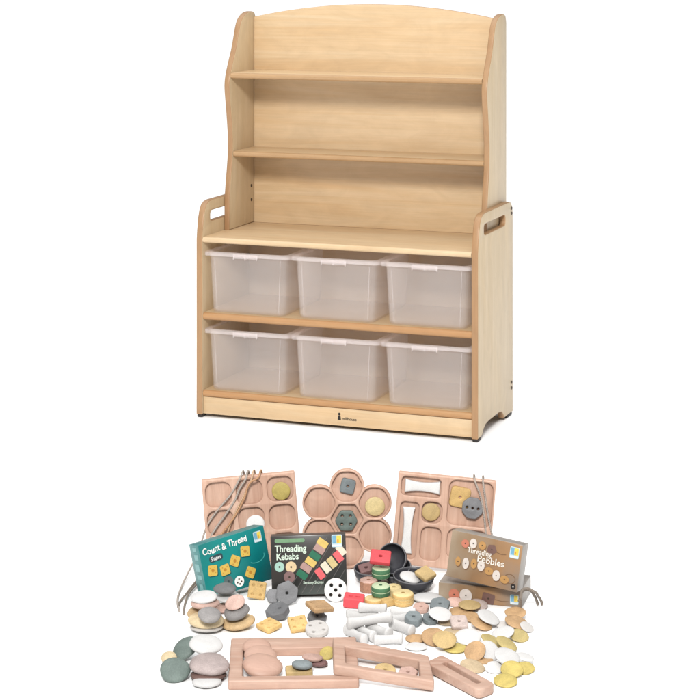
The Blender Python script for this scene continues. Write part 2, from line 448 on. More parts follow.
# ================================================================== loose pieces: placing
def orient(tilt=0, roll=0, yaw=0):
    return Matrix.Rotation(R(roll), 4, 'Y') @ Matrix.Rotation(R(tilt), 4, 'X') @ Matrix.Rotation(R(yaw), 4, 'Z')
def settle(o, me, px, py, zs, rot, children_low=0):
    """rest the thing on height zs with its middle seen at photo column px, row py"""
    zmin = min((rot @ v.co).z for v in me.vertices)
    zc = zs - zmin + .0004
    o.matrix_world = T(at(px, py, zc)) @ rot
    return o

def stone_mesh(a, b, t, seed, mat, lump=.03, flat=2.3, nu=40, nv=18):
    """water-worn flat stone: superellipse section, slightly uneven outline, fully closed"""
    rnd = random.Random(seed); ph = [rnd.uniform(0, 6.28) for _ in range(6)]; am = [rnd.uniform(.3, 1) for _ in range(6)]
    bm = bmesh.new(); rings = []
    for j in range(nv + 1):
        f = -math.pi / 2 + math.pi * j / nv
        cr = abs(math.cos(f)) ** (2 / flat); sz = math.copysign(abs(math.sin(f)) ** (2 / 2.0), math.sin(f))
        if j in (0, nv): rings.append([bm.verts.new((0, 0, sz * t))]); continue
        row = []
        for i in range(nu):
            u = 2 * math.pi * i / nu
            q = 1 + lump * (am[0] * math.sin(2 * u + ph[0]) + .7 * am[1] * math.sin(3 * u + ph[1]) + .4 * am[2] * math.sin(5 * u + ph[2]))
            zz = 1 + lump * 1.5 * (am[3] * math.sin(u + ph[3]) * cr + .5 * am[4] * math.sin(2 * u + ph[4]) * cr)
            row.append(bm.verts.new((a * cr * q * math.cos(u), b * cr * q * math.sin(u), t * sz * zz)))
        rings.append(row)
    for A, B in zip(rings, rings[1:]):
        for i in range(nu):
            l = (i + 1) % nu
            if len(A) == 1: bm.faces.new((A[0], B[l], B[i]))
            elif len(B) == 1: bm.faces.new((A[i], A[l], B[0]))
            else: bm.faces.new((A[i], A[l], B[l], B[i]))
    bmesh.ops.recalc_face_normals(bm, faces=bm.faces)
    return bm_mesh(bm, 'stone', [M[mat]], 60)

SEED = [100]
def stone(px, py, wpx, hpx, col, label, zs=0, roll=0, t=.2, cat='stone', group=None, name='pebble', lump=.042, flat=2.3, asp=1.0):
    """flat stone seen wpx wide and hpx high: its lean towards the viewer follows from the two"""
    SEED[0] += 1
    d = FPX * CAM_H / (py - HZ) * .985; a = wpx / 2 * d / FPX; hh = hpx / 2 * d / FPX; th = a * t; b = a * asp
    el = math.atan((py - HZ) / FPX); lo, hi = R(-6), R(89) - el
    app = lambda s: math.hypot(b * math.sin(el + s), th * math.cos(el + s))
    for _ in range(30):
        mid = (lo + hi) / 2
        if app(mid) < hh: lo = mid
        else: hi = mid
    me = stone_mesh(a, b, th, SEED[0], col, lump, flat)
    o = link(name, me); settle(o, me, px, py, zs, orient(math.degrees(lo), roll))
    return tag(o, label, cat, group)

def holed(px, py, r_px, shape, holes, col, label, tilt=0, roll=0, yaw=0, zs=0, th=.012, cat='threading piece', group=None, Y=None, name='threading_piece', stretch=1.0, hr=.0035):
    blind = shape == 'bis'
    if blind: hr = .0026
    """flat cast piece with drilled holes; shape: 'sq', 'hex', 'round', 'bis'"""
    d = (FPX * CAM_H / (py - HZ) if Y is None else Y); r = r_px * d / FPX
    if shape == 'hex': out = ngon(0, 0, r, 6, 0, .16)
    elif shape == 'sq': out = ngon(0, 0, r * 1.25, 4, R(45), .22, 6)
    elif shape == 'oct': out = ngon(0, 0, r, 8, R(22.5), .2)
    elif shape == 'bis':
        out = []
        base = ngon(0, 0, r * 1.25, 4, R(45), .12, 4)
        for i in range(len(base)):
            p, q = Vector(base[i]), Vector(base[(i + 1) % len(base)]); m_ = max(1, int((q - p).length / (r * .12)))
            for k in range(m_):
                s = p.lerp(q, k / m_); ang = math.atan2(s.y, s.x); out.append(tuple(s * (1 + .022 * math.sin(20 * ang))))
    else: out = circ(0, 0, r, 36)
    out = [(x * stretch, y) for x, y in out]
    hs = [circ(x * r, y * r, hr, 12) for x, y in holes]
    bm = plate_bm(out, hs, th, min(.003, th * .3))
    if blind:
        for h_ in hs: bm.faces.new([bm.verts.new((x, y, th - .0035)) for x, y in h_])
    xf(bm, T((0, 0, -th / 2)))
    me = bm_mesh(bm, 'piece', [M[col]], 50)
    o = link(name, me); rot = orient(tilt, roll, yaw)
    if Y is None: settle(o, me, px, py, zs, rot)
    else: o.matrix_world = T(on_tray(px, py, Y)) @ rot
    return tag(o, label, cat, group)

# ================================================================== boxes
def gradient_mat(name, cols, axis=(1, 0, 0), lo=-.1, hi=.1, noise=.25, rough=.3, k=.66):
    """printed card: colours running across the lid with a soft blotchy edge"""
    m, nt, b = base_mat(name)
    tc = node(nt, 'ShaderNodeTexCoord'); dp = node(nt, 'ShaderNodeVectorMath', operation='DOT_PRODUCT'); dp.inputs[1].default_value = axis
    nt.links.new(tc.outputs['Object'], dp.inputs[0])
    no = node(nt, 'ShaderNodeTexNoise', Scale=14.0, Detail=4.0); nt.links.new(tc.outputs['Object'], no.inputs['Vector'])
    mr = node(nt, 'ShaderNodeMapRange'); mr.inputs['From Min'].default_value = lo; mr.inputs['From Max'].default_value = hi
    nt.links.new(dp.outputs['Value'], mr.inputs['Value'])
    ma = node(nt, 'ShaderNodeMath', operation='MULTIPLY_ADD'); ma.inputs[1].default_value = noise * 2; ma.inputs[2].default_value = -noise
    nt.links.new(no.outputs['Fac'], ma.inputs[0])
    sm = node(nt, 'ShaderNodeMath', operation='ADD'); nt.links.new(mr.outputs[0], sm.inputs[0]); nt.links.new(ma.outputs[0], sm.inputs[1])
    cr = nt.nodes.new('ShaderNodeValToRGB')
    while len(cr.color_ramp.elements) < len(cols): cr.color_ramp.elements.new(.5)
    for i, (el, c) in enumerate(zip(cr.color_ramp.elements, cols)):
        el.position = i / (len(cols) - 1); el.color = alb(c, k)
    nt.links.new(sm.outputs[0], cr.inputs['Fac']); nt.links.new(cr.outputs['Color'], b.inputs['Base Color'])
    b.inputs['Roughness'].default_value = rough
    return m
def ink(name, c, k=.66): 
    if name not in M: M[name] = plain('print_' + name, c, .35, k, var=.08, scale=90)
    return M[name]

class Art:
    """flat printing on the front of a box: shapes given from the top left corner in widths of the front"""
    def __init__(s, w_, h_, yf): s.w, s.h, s.yf, s.bm, s.mats, s.n = w_, h_, yf, bmesh.new(), [], 0
    def slot(s, m):
        if m not in s.mats: s.mats.append(m)
        return s.mats.index(m)
    def poly(s, pts, m, lay=0):
        s.n += 1; y = s.yf - .0004 - .0002 * lay - .000004 * s.n
        f = s.bm.faces.new([s.bm.verts.new((u * s.w - s.w / 2, y, s.h - v * s.w)) for u, v in pts]); f.material_index = s.slot(m)
        f.normal_update()
        if f.normal.y > 0: f.normal_flip()
    def rect(s, u, v, a, b, m, rot=0, lay=0, r=None): s.poly(rrect(u, v, a, b, r if r else min(a, b) * .12, 3, R(rot)), m, lay)
    def disc(s, u, v, d, m, lay=0, dy=None): s.poly(circ(u, v, d / 2, 22, (dy or d) / 2), m, lay)
    def strip(s, pts, wd, m, lay=0):
        for (a, b) in zip(pts, pts[1:]):
            p, q = Vector(a), Vector(b); n_ = Vector((-(q - p).y, (q - p).x)).normalized() * wd / 2
            s.poly([tuple(p + n_), tuple(q + n_), tuple(q - n_), tuple(p - n_)], m, lay)
    def base(s, m): s.rect(.5, s.h / s.w / 2, .982, s.h / s.w - .018, m, 0, -1, .012)
    def build(s, parent, name='cover_print'):
        me = bpy.data.meshes.new(name); s.bm.to_mesh(me); s.bm.free()
        for m in s.mats: me.materials.append(m)
        return link(name, me, parent)
def lettering(parent, art, txt, u, v, size, m, rot=0, weight=0, lay=4, name='title_lettering', width=None, jitter=0):
    """words printed on the front, from their lower left corner"""
    bm = text_bm(txt, size * art.w, weight * art.w)
    if width:
        x1 = max(q.co.x for q in bm.verts); sx = width * art.w / x1
        for q in bm.verts: q.co.x *= sx
    if jitter:
        for q in bm.verts: q.co.y += jitter * art.w * math.sin(q.co.x / art.w * 34)
    xf(bm, Matrix.Rotation(R(rot), 4, 'Z'))
    xf(bm, T((u * art.w - art.w / 2, art.yf - .0012, art.h - v * art.w)) @ TO_FRONT)
    return link(name, bm_mesh(bm, name, [m]), parent)
def carton(name, w_, d_, h_, mat, label, px, py, zs, yaw, roll, lean, side=None, anchor='bl'):
    """box with folded card edges; px, py is where the front lower left corner is seen"""
    o = empty(name, (0, 0, 0))
    bm = box_bm(-w_ / 2, w_ / 2, -d_ / 2, d_ / 2, 0, h_, .0016)
    bm.normal_update()
    if side:
        for f in bm.faces:
            if f.normal.y > -.7: f.material_index = 1
    me = bm_mesh(bm, 'carton', [mat] + ([side] if side else []), 40)
    link('carton', me, o)
    rot = Matrix.Rotation(R(yaw), 4, 'Z') @ Matrix.Rotation(R(roll), 4, 'Y') @ Matrix.Rotation(R(lean), 4, 'X')
    zmin = min((rot @ v.co).z for v in me.vertices)
    corner = rot @ Vector((-w_ / 2 if anchor == 'bl' else w_ / 2, -d_ / 2, 0))
    z0 = zs - zmin + .0005
    c = at(px, py, z0 + corner.z)
    o.matrix_world = T(Vector((c.x - corner.x, c.y - corner.y, z0))) @ rot
    tag(o, label, 'box', 'boxed threading games')
    return o
def logo(art, u, v, s=.12):
    art.rect(u, v, s, s * 1.15, ink('logo_pale', (196, 222, 232)), lay=2)
    art.rect(u - s * .22, v - s * .12, s * .4, s * .72, ink('logo_blue', (120, 176, 206)), lay=3)
    art.rect(u + s * .2, v - s * .12, s * .46, s * .72, ink('logo_yellow', (240, 216, 92)), lay=3)
    art.rect(u + s * .1, v + s * .02, s * .16, s * .3, ink('logo_door', (226, 160, 70)), lay=4)
    art.rect(u, v + s * .42, s * .86, s * .16, ink('logo_strip', (232, 238, 240)), lay=3)
WHITE = ink('paper_white', (250, 250, 246)); DOT = ink('hole_dot', (70, 58, 48))

# --- teal box
teal = gradient_mat('teal_card', [(20, 118, 116), (14, 142, 138), (10, 120, 122), (20, 62, 70)], (.8, 0, -.5), -.16, .12, .12)
teal2 = plain('teal_card_edge', (70, 138, 138), .35, var=.2, scale=60)
B1 = carton('game_box', .198, .052, .140, teal, 'teal box titled Count & Thread with yellow biscuit pieces pictured on it', 208, 600, 0, 33, -6, -12, teal2)
A = Art(.198, .140, -.026)
tan_ = ink('biscuit_print', (226, 190, 92)); tan2 = ink('biscuit_dark', (196, 140, 56))
for u, v, r in ((.146, .367, 8), (.323, .406, -4), (.486, .333, 30), (.66, .253, 8), (.68, .536, 32)):
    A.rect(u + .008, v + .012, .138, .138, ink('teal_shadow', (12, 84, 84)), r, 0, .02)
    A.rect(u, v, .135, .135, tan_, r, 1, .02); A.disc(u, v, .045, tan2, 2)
    for du, dv in ((.034, .034), (-.034, .034), (.034, -.034), (-.034, -.034)): A.disc(u + du, v + dv, .014, tan2, 3)
A.disc(.496, .603, .14, WHITE, 1)
for du, dv in ((0, -.03), (.03, .01), (-.03, .01), (0, .035)): A.disc(.496 + du, .603 + dv, .024, DOT, 2)
A.poly(ngon(.34, .56, .075, 6, 0, .15), ink('slate_print', (96, 112, 112)), 1); A.disc(.34, .56, .03, ink('slate_dark', (60, 74, 76)), 2)
A.rect(.225, .225, .2, .082, ink('tag_dark', (52, 74, 80)), -2, 1, .03)
arcp = [(.80 + .13 * math.cos(a), .36 + .08 * math.sin(a)) for a in [R(k) for k in range(-10, 150, 16)]]
A.strip(arcp, .012, ink('teal_light', (70, 170, 166)), 1)
logo(A, .88, .12, .12)
lettering(B1, A, 'Count & Thread', .045, .155, .122, WHITE, 2, .0022, width=.67, jitter=.008)
lettering(B1, A, 'Shapes', .145, .25, .075, WHITE, 2, .0008, name='subtitle_lettering', width=.15)
A.build(B1)
# printed marks down the left spine
sb = bmesh.new()
for k, (z, hgt) in enumerate(((.02, .018), (.05, .012), (.07, .02), (.1, .014), (.122, .01))):
    add(sb, box_bm(-.0997, -.0992, -.012 - .003 * (k % 2), .006 + .003 * (k % 3), z, z + hgt, 0))
link('spine_print', bm_mesh(sb, 'spine_print', [ink('spine_pale', (120, 176, 176))]), B1)

# --- dark box
dark = gradient_mat('charcoal_card', [(48, 46, 44), (62, 58, 56), (46, 46, 44), (70, 76, 72)], (.3, 0, -1), -.14, .01, .1)
dark2 = plain('charcoal_card_edge', (64, 62, 62), .35, var=.15)
B2 = carton('game_box', .196, .045, .150, dark, 'charcoal box titled Threading Kebabs with two coloured skewers pictured on it', 272, 596, 0, 0, -2, -9, dark2)
A = Art(.196, .150, -.0225)
ln = ink('grey_line', (104, 100, 98))
for k in range(9):
    u0 = .2 + .1 * k
    a_, b_ = (u0, .74), (u0 + .46, .03)
    if b_[0] > .985:
        f = (.985 - a_[0]) / (b_[0] - a_[0]); b_ = (.985, .74 - .71 * f)
    if a_[0] < .97: A.strip([a_, b_], .007, ln, 0)
A.rect(.255, .062, .40, .05, ink('kebab_tag', (120, 160, 122)), 0, 2, .02)
G_, P_, Y_, R_, W_, N_ = (ink('p_green', (46, 116, 88)), ink('p_mauve', (186, 152, 144)), ink('p_yellow', (226, 196, 112)), ink('p_red', (236, 108, 112)), ink('p_cream', (234, 226, 204)), ink('p_tan', (216, 196, 140)))
for (x, y, m) in ((497, 110, Y_), (468, 160, P_), (428, 215, G_), (390, 265, Y_), (348, 312, P_), (312, 368, G_)):
    A.rect((x - 40) / 650 - .01, (y - 40) / 650, .148, .088, m, 36, 2)
for (x, y, m) in ((655, 175, W_), (630, 228, R_), (575, 275, N_), (520, 315, W_), (468, 365, R_)):
    A.rect((x - 40) / 650 - .01, (y - 40) / 650, .09, .146, m, -36, 2)
for x, y, m, d in ((112, 298, ink('p_mint', (176, 214, 200)), .13), (212, 302, ink('p_peach', (232, 206, 164)), .145), (195, 385, ink('p_plum', (142, 112, 110)), .15)):
    A.disc((x - 40) / 650, (y - 40) / 650, d, m, 2); A.disc((x - 40) / 650, (y - 40) / 650, .026, DOT, 3)
logo(A, .885, .085, .14)
kw = ink('mint_white', (222, 240, 222))
lettering(B2, A, 'Threading', .055, .205, .125, kw, 0, .003, width=.42)
lettering(B2, A, 'Kebabs', .07, .305, .115, kw, 0, .003, width=.30)
lettering(B2, A, 'Sensory Stones', .42, .625, .05, kw, 0, .0006, name='subtitle_lettering', width=.27)
A.build(B2)

# --- two pebble boxes, the lower one lying flat, the upper one standing on it
peb = gradient_mat('pebble_card', [(226, 206, 180), (196, 170, 140), (186, 146, 106), (206, 158, 110), (180, 158, 138)], (1, 0, -.35), -.16, .1, .35, k=.43)
peb2 = plain('pebble_card_edge', (160, 152, 144), .35, var=.15)
PB = dict(red=ink('b_red', (206, 128, 104)), white=ink('b_white', (226, 216, 208)), gold=ink('b_gold', (196, 150, 92)), dark=ink('b_dark', (122, 92, 84)))
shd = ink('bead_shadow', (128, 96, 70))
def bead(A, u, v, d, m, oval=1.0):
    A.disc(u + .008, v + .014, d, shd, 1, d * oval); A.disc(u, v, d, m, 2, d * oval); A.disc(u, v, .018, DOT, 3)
B4 = carton('game_box', .220, .125, .046, peb, 'brown pebble threading box lying flat under the upright Threading Pebbles box', 438.5, 600, 0, -16, 0, 0, peb2)
A = Art(.220, .046, -.0625); A.base(peb)
for u, m, d in ((.19, 'red', .13), (.33, 'white', .15)): bead(A, u, .125, d, PB[m], 1.05)
A.rect(.6, .135, .15, .12, PB['dark'], 12, 2, .02); A.disc(.6, .135, .02, DOT, 3)
A.strip([(.68, .14), (.76, .155), (.84, .15)], .008, shd, 1); logo(A, .91, .12, .1); A.build(B4)
B3 = carton('game_box', .194, .048, .118, peb, 'brown box titled Threading Pebbles standing upright on another box', 446, 576, .0458, -24, 5, -9, peb2)
A = Art(.194, .118, -.024)
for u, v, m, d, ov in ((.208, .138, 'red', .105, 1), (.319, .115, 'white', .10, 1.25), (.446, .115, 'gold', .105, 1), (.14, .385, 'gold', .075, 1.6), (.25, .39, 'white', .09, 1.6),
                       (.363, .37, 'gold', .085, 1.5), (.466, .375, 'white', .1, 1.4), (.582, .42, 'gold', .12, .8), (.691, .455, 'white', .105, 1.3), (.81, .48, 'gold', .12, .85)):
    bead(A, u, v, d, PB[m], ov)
A.poly(ngon(.585, .14, .075, 5, R(10), .12), PB['dark'], 2); A.disc(.585, .14, .02, DOT, 3)
A.strip([(.65, .16), (.72, .175), (.79, .165)], .008, shd, 1)
A.strip([(.88 + .075 * math.cos(R(k)), .46 + .06 * math.sin(R(k))) for k in range(-150, 170, 20)], .008, shd, 1)
A.disc(.94, .545, .07, ink('b_black', (48, 42, 40)), 1); A.disc(.94, .545, .02, WHITE, 2)
logo(A, .9, .115, .13)
lettering(B3, A, 'Threading', .25, .24, .1, ink('letter_white', (246, 240, 230)), 0, .001, width=.34)
lettering(B3, A, 'Pebbles', .40, .33, .12, ink('letter_white', (246, 240, 230)), 0, .0014, width=.38)
A.build(B3)

# ================================================================== standing wooden trays
LEAN = 4
def on_tray(px, py, Y0):
    """point of a leaning tray seen at a photo pixel; Y0 is its depth at the foot"""
    Y = Y0
    for _ in range(6): Y = Y0 + max(0, atY(px, py, Y).z) * math.tan(R(LEAN))
    return atY(px, py, Y)
def tray(name, outline, holes, px, py, yaw, roll, label, th=.020, floor=.006):
    """px, py: where the middle of the bottom edge is seen"""
    bm = plate_bm(outline, holes, th - floor, .0035, 3); xf(bm, T((0, 0, floor)))
    add(bm, plate_bm(outline, [], floor + .0004, .0004, 1))
    xf(bm, TO_FRONT)
    me = bm_mesh(bm, name, [M['pink_z']], 50); o = link(name, me)
    rot = Matrix.Rotation(R(yaw), 4, 'Z') @ Matrix.Rotation(R(-LEAN), 4, 'X') @ Matrix.Rotation(R(roll), 4, 'Y')
    settle(o, me, px, py, 0, rot)
    p = at(px, py, 0); zmin = min((rot @ v.co).z for v in me.vertices)
    o.matrix_world = T(Vector((p.x, p.y, -zmin + .0004))) @ rot
    tag(o, label, 'tray', 'wooden sorting trays standing at the back'); return o, rot
TW, THT = .256, .238
holes = [rrect(-.0845 + .0845 * i, THT - .043 - .076 * j, .071, .066, .022) for i in range(3) for j in range(3)]
tray1, rot1 = tray('sorting_tray', rrect(0, THT / 2, TW, THT, .004), holes, 255, 566, 3, -4.6, 'square pink wooden tray with rounded compartments behind the teal box, laces over it')
# flower tray
FC = .130; LD, LR = .0865, .0475
lob = [(LD * math.cos(R(90 + 60 * k)), LD * math.sin(R(90 + 60 * k))) for k in range(6)]
fo = []
for k in range(180):
    a = 2 * math.pi * k / 180; dx, dy = math.cos(a), math.sin(a); best = .06
    for x, y in lob:
        b_ = dx * x + dy * y; disc = b_ * b_ - (x * x + y * y - LR * LR)
        if disc > 0: best = max(best, b_ + math.sqrt(disc))
    fo.append((dx * best, FC + dy * best))
fh = [ngon(0, FC, .0452, 6, 0, .12)]
for x, y in lob: fh.append(ngon(x, FC + y, .0462, 6, 0, .36, 8))
tray2, rot2 = tray('sorting_tray', fo, fh, 347, 567.5, 0, 0, 'flower shaped pink wooden tray with a hexagonal centre, behind the charcoal box')
# right tray, compartments measured on the photo
TW3, TH3 = .266, .247
def c3(zx, zy, wz, hz_, r=.012):
    k = 1 / 2135; ca, sa = math.cos(R(5)), math.sin(R(5)); dx, dy = zx - 108, zy - 38
    return rrect((dx * ca + dy * sa) * k - TW3 / 2, TH3 - (-dx * sa + dy * ca) * k, wz * k, hz_ * k, r)
holes3 = [c3(238, 125, 232, 108), c3(520, 218, 256, 258, .02), c3(160, 372, 108, 325), c3(299, 270, 118, 122, .02), c3(290, 448, 118, 190, .018), c3(500, 452, 232, 170, .02)]
tray3, rot3 = tray('sorting_tray', rrect(0, TH3 / 2, TW3, TH3, .004), holes3, 440, 571, -3, 4.8, 'oblong pink wooden tray with bone shaped and square compartments, rightmost and behind the pebble boxes')
ty1, ty2, ty3 = tray1.location.y, tray2.location.y, tray3.location.y

GT = 'pieces sitting in the wooden trays'
def upright_stone(px, py, wpx, hpx, Y, col, label, roll=0, t=.16, flat=2.6):
    SEED[0] += 1; k = Y / FPX
    me = stone_mesh(wpx / 2 * k, hpx / 2 * k, wpx / 2 * k * t, SEED[0], col, .015, flat)
    o = link('pebble', me); o.matrix_world = T(on_tray(px, py, Y)) @ Matrix.Rotation(R(roll), 4, 'Y') @ Matrix.Rotation(R(90 - LEAN), 4, 'X')
    return tag(o, label, 'stone', GT)
upright_stone(281, 491, 18.5, 18, ty1 - .012, 'yellow', 'yellow round stone in the top right compartment of the square tray')
upright_stone(255.5, 524, 18.5, 18, ty1 - .012, 'brightwhite', 'white round stone in the square tray, just above the teal box')
upright_stone(375, 506.5, 20, 19, ty2 - .012, 'paleyellow', 'pale yellow round stone in the right lobe of the flower tray', 20)
upright_stone(431, 512, 18.5, 17.5, ty3 - .013, 'gold', 'gold round stone in the small middle compartment of the oblong tray')
holed(347.7, 486, 8.2, 'sq', [(0, 0)], 'slate', 'blue grey square piece with one hole in the top lobe of the flower tray', 90 - LEAN, 14, 0, Y=ty2 - .012, group=GT)
holed(346.3, 520.5, 11.5, 'hex', [(-.35, .42), (.35, .42), (-.38, -.3), (.38, -.3)], 'green', 'dark green grey hexagon with four holes in the centre of the flower tray', 90 - LEAN, 0, 0, Y=ty2 - .013, group=GT, hr=.004)
holed(460, 497, 11.4, 'sq', [(0, 0)], 'biscuit', 'yellow square piece with one hole in the big compartment of the oblong tray', 90 - LEAN, 12, 0, Y=ty3 - .011, group=GT)
holed(472.5, 508, 11.3, 'oct', [(-.5, .02), (0, .0), (.5, 0)], 'graphite', 'dark grey round piece with three holes overlapping the yellow square in the tray', 90 - LEAN, 8, 0, Y=ty3 - .024, group=GT, th=.01)

def bone_plate(L, w_):
    pts = []
    for k in range(25):
        t_ = -1 + 2 * k / 24; pts.append((t_ * L / 2, w_ / 2 * (.66 + .34 * t_ * t_)))
    return pts + [(x, -y) for x, y in reversed(pts)]
for px, py, L, w_, roll, lab in ((422.5, 486.5, 35, 13, 5, 'white bone shaped piece lying across the top compartment of the oblong tray'), (407.3, 530, 46, 12, 94.5, 'white bone shaped piece standing in the tall left compartment of the oblong tray')):
    k = ty3 / FPX; bm = plate_bm(bone_plate(L * k, w_ * k), [], .014, .004, 3); xf(bm, T((0, 0, -.007)))
    me = bm_mesh(bm, 'bone', [M['brightwhite']], 50); o = link('bone_piece', me)
    o.matrix_world = T(on_tray(px, py, ty3 - .012)) @ Matrix.Rotation(R(roll), 4, 'Y') @ Matrix.Rotation(R(90 - LEAN), 4, 'X')
    tag(o, lab, 'bone piece', GT)

# ================================================================== cords
def cord_mat(name, c):
    m, nt, b = base_mat(name); c = alb(c, .8)
    tc = node(nt, 'ShaderNodeTexCoord'); wv = node(nt, 'ShaderNodeTexWave', Scale=150.0, Distortion=2.0, bands_direction='DIAGONAL')
    nt.links.new(tc.outputs['Object'], wv.inputs['Vector'])
    cr = nt.nodes.new('ShaderNodeValToRGB'); cr.color_ramp.elements[0].color = tuple(v * .6 for v in c[:3]) + (1,); cr.color_ramp.elements[1].color = tuple(v * 1.25 for v in c[:3]) + (1,)
    nt.links.new(wv.outputs['Fac'], cr.inputs['Fac']); nt.links.new(cr.outputs['Color'], b.inputs['Base Color'])
    bp = node(nt, 'ShaderNodeBump', Strength=.6, Distance=.001); nt.links.new(wv.outputs['Fac'], bp.inputs['Height']); nt.links.new(bp.outputs['Normal'], b.inputs['Normal'])
    b.inputs['Roughness'].default_value = .8; return m
M['cord_grey'] = cord_mat('grey_cord', (176, 164, 154)); M['cord_brown'] = cord_mat('brown_cord', (192, 146, 108)); M['cord_dark'] = cord_mat('dark_cord', (136, 124, 112)); M['cord_tan'] = cord_mat('tan_cord', (204, 172, 140))
GL = 'laces hung over the trays'
def lace(paths, r, mat, label, group=GL):
    bm = bmesh.new()
    for p in paths: add(bm, tube_bm(p, r))
    o = link('lace', bm_mesh(bm, 'lace', [M[mat]], 80)); return tag(o, label, 'lace', group)
f1 = ty1 - .0245                                    # just in front of the square tray
def cY(pts, Y): return [on_tray(x, y, Y) for x, y in pts]
def over(x, Y, yb, py):                                 # short run over a tray's top edge to its back
    p = on_tray(x, py, Y); yb += p.y - Y; Y = p.y
    return [Vector((p.x + .004, yb + .012, p.z - .05)), Vector((p.x + .003, yb + .006, p.z + .003)), Vector((p.x, (Y + yb) / 2, p.z + .007))]
lace([over(242, f1, ty1, 476) + cY([(240.5, 477), (231, 494), (217, 511), (208, 524), (200, 546)], f1) + [at(193, 563, .028), at(188, 573, .018), at(181, 588, .006), at(177.5, 601, .004), at(179.5, 611, .004)]], .0028, 'cord_grey',
     'grey lace, leftmost of those over the square tray, trailing down past the teal box')
lace([over(247, f1, ty1, 476) + cY([(246, 478), (239.5, 489), (235, 500), (226, 514), (216, 528), (207, 542)], f1)], .0031, 'cord_grey',
     'thick grey twisted lace in the middle of the bundle over the square tray')
lace([over(260, f1, ty1, 475) + cY([(258.5, 477), (250, 483), (244, 499), (235, 516), (217, 540)], f1 - .006)], .0028, 'cord_brown', 'brown lace, rightmost of those over the square tray')
lace([over(253, f1, ty1, 475) + cY([(252, 477.5), (247, 489), (240, 503), (232, 520), (225, 541)], f1 - .002)], .0025, 'cord_tan', 'thin tan lace between the grey and brown laces over the square tray')
lace([[at(199, 578, .012), at(193, 585, .012), at(186, 594, .008), at(180.5, 601, .004), at(178, 607, .004)]], .0028, 'cord_dark',
     'dark lace end curling left, low beside the teal box')
lace([[at(199, 582, .01), at(193, 588, .012), at(188, 595, .01), at(185.5, 602, .004), at(183.5, 614, .004)]], .0028, 'cord_dark',
     'dark lace end hanging straight down to the white ground beside the teal box')
f3 = ty3 - .0245
lace([over(474, f3, ty3, 480) + cY([(475, 481), (480.5, 496), (484, 515), (486, 536)], f3 - .003)], .0027, 'cord_grey', 'grey lace on the left of the pair hanging over the oblong tray')
lace([over(483, f3, ty3, 481) + cY([(483, 482), (485, 496), (488, 515), (492, 535)], f3 - .003)], .0027, 'cord_grey', 'grey lace on the right of the pair hanging over the oblong tray')
bY = B3.matrix_world.translation.y
lace([[at(519, 601, .05), at(524, 590, .06), at(529.5, 590, .055), at(534, 595, .035), at(537.5, 603, .008), at(538, 605, .003)]], .0036, 'cord_dark',
     'inner dark lace of the pair arching out to the right of the pebble boxes')
lace([[at(520, 599, .055), at(526.5, 588.5, .064), at(533, 591, .06), at(538, 596, .035), at(542, 603, .008), at(542.5, 605, .003)]], .0036, 'cord_dark',
     'outer dark lace of the pair arching out to the right of the pebble boxes')

# ================================================================== stacked stones on the left
GA = 'stones stacked in front of the teal box'
stone(223, 608, 20, 10, 'rose', 'pink stone, bottom of the back stack, mostly hidden', 0, 0, .3, group=GA)
stone(228, 597, 24.5, 11, 'white', 'white stone directly under the dark grey stone at the back of the stacks', .024, 0, .3, group=GA)
stone(225, 588.5, 22, 11, 'darkgrey', 'dark grey flat stone, topmost, against the lower edge of the teal box', .05, 0, .3, group=GA)
stone(207, 627, 33, 10, 'offwhite', 'white stone, bottom of the left stack, under the cream stone', 0, 0, .22, group=GA)
stone(206, 619.5, 35, 18, 'cream', 'big cream stone under the grey one in the left stack', .014, 2, .34, group=GA)
stone(200, 612, 26, 15, 'tan', 'tan stone at the left edge of the left stack, under the pink one', .026, -6, .3, group=GA)
stone(205, 603.5, 29.5, 11, 'pink', 'pink stone under the white one in the left stack', .05, 0, .3, group=GA)
stone(204, 597, 26, 12.5, 'white', 'white flat stone on top of the left stack', .068, -4, .26, group=GA)
stone(209.5, 615, 22.5, 15.5, 'grey', 'small grey stone resting on the cream stone of the left stack', .043, 10, .3, group=GA)
stone(238, 622, 33.5, 16, 'tan', 'large tan stone, bottom of the right hand stack', 0, -8, .34, group=GA)
stone(236.5, 611.5, 26, 16.5, 'grey', 'thick grey stone under the pink one in the right hand stack', .03, -9, .42, group=GA)
stone(235, 602.5, 20.5, 14, 'pink', 'small pink stone on top of the right hand stack', .055, -15, .28, group=GA)

GB = 'large stones left of the wooden frames'
stone(169, 657.5, 16, 12, 'cream', 'cream stone, furthest left, mostly hidden behind the grey green ones', 0, 0, .4, group=GB)
stone(208, 675, 38, 9, 'brown', 'dark brown flat stone under the mauve one', 0, 0, .22, group=GB)
stone(185.5, 648, 28, 20, 'green', 'dark green stone leaning behind the round grey green one', .004, -24, .34, group=GB)
stone(175, 670, 31, 24, 'green', 'round dished grey green stone at the front left', 0, 2, .28, group=GB)
stone(207, 681.5, 29, 12.5, 'white', 'white oval stone, frontmost beside the frame corner', 0, 0, .28, group=GB)
stone(209.5, 664.5, 40, 22, 'mauve', 'large mauve grey stone between two white stones', .014, 2, .36, group=GB)
stone(206, 644.5, 33, 19, 'white', 'large white oval stone on top of the dark green and mauve ones', .036, 8, .26, group=GB)

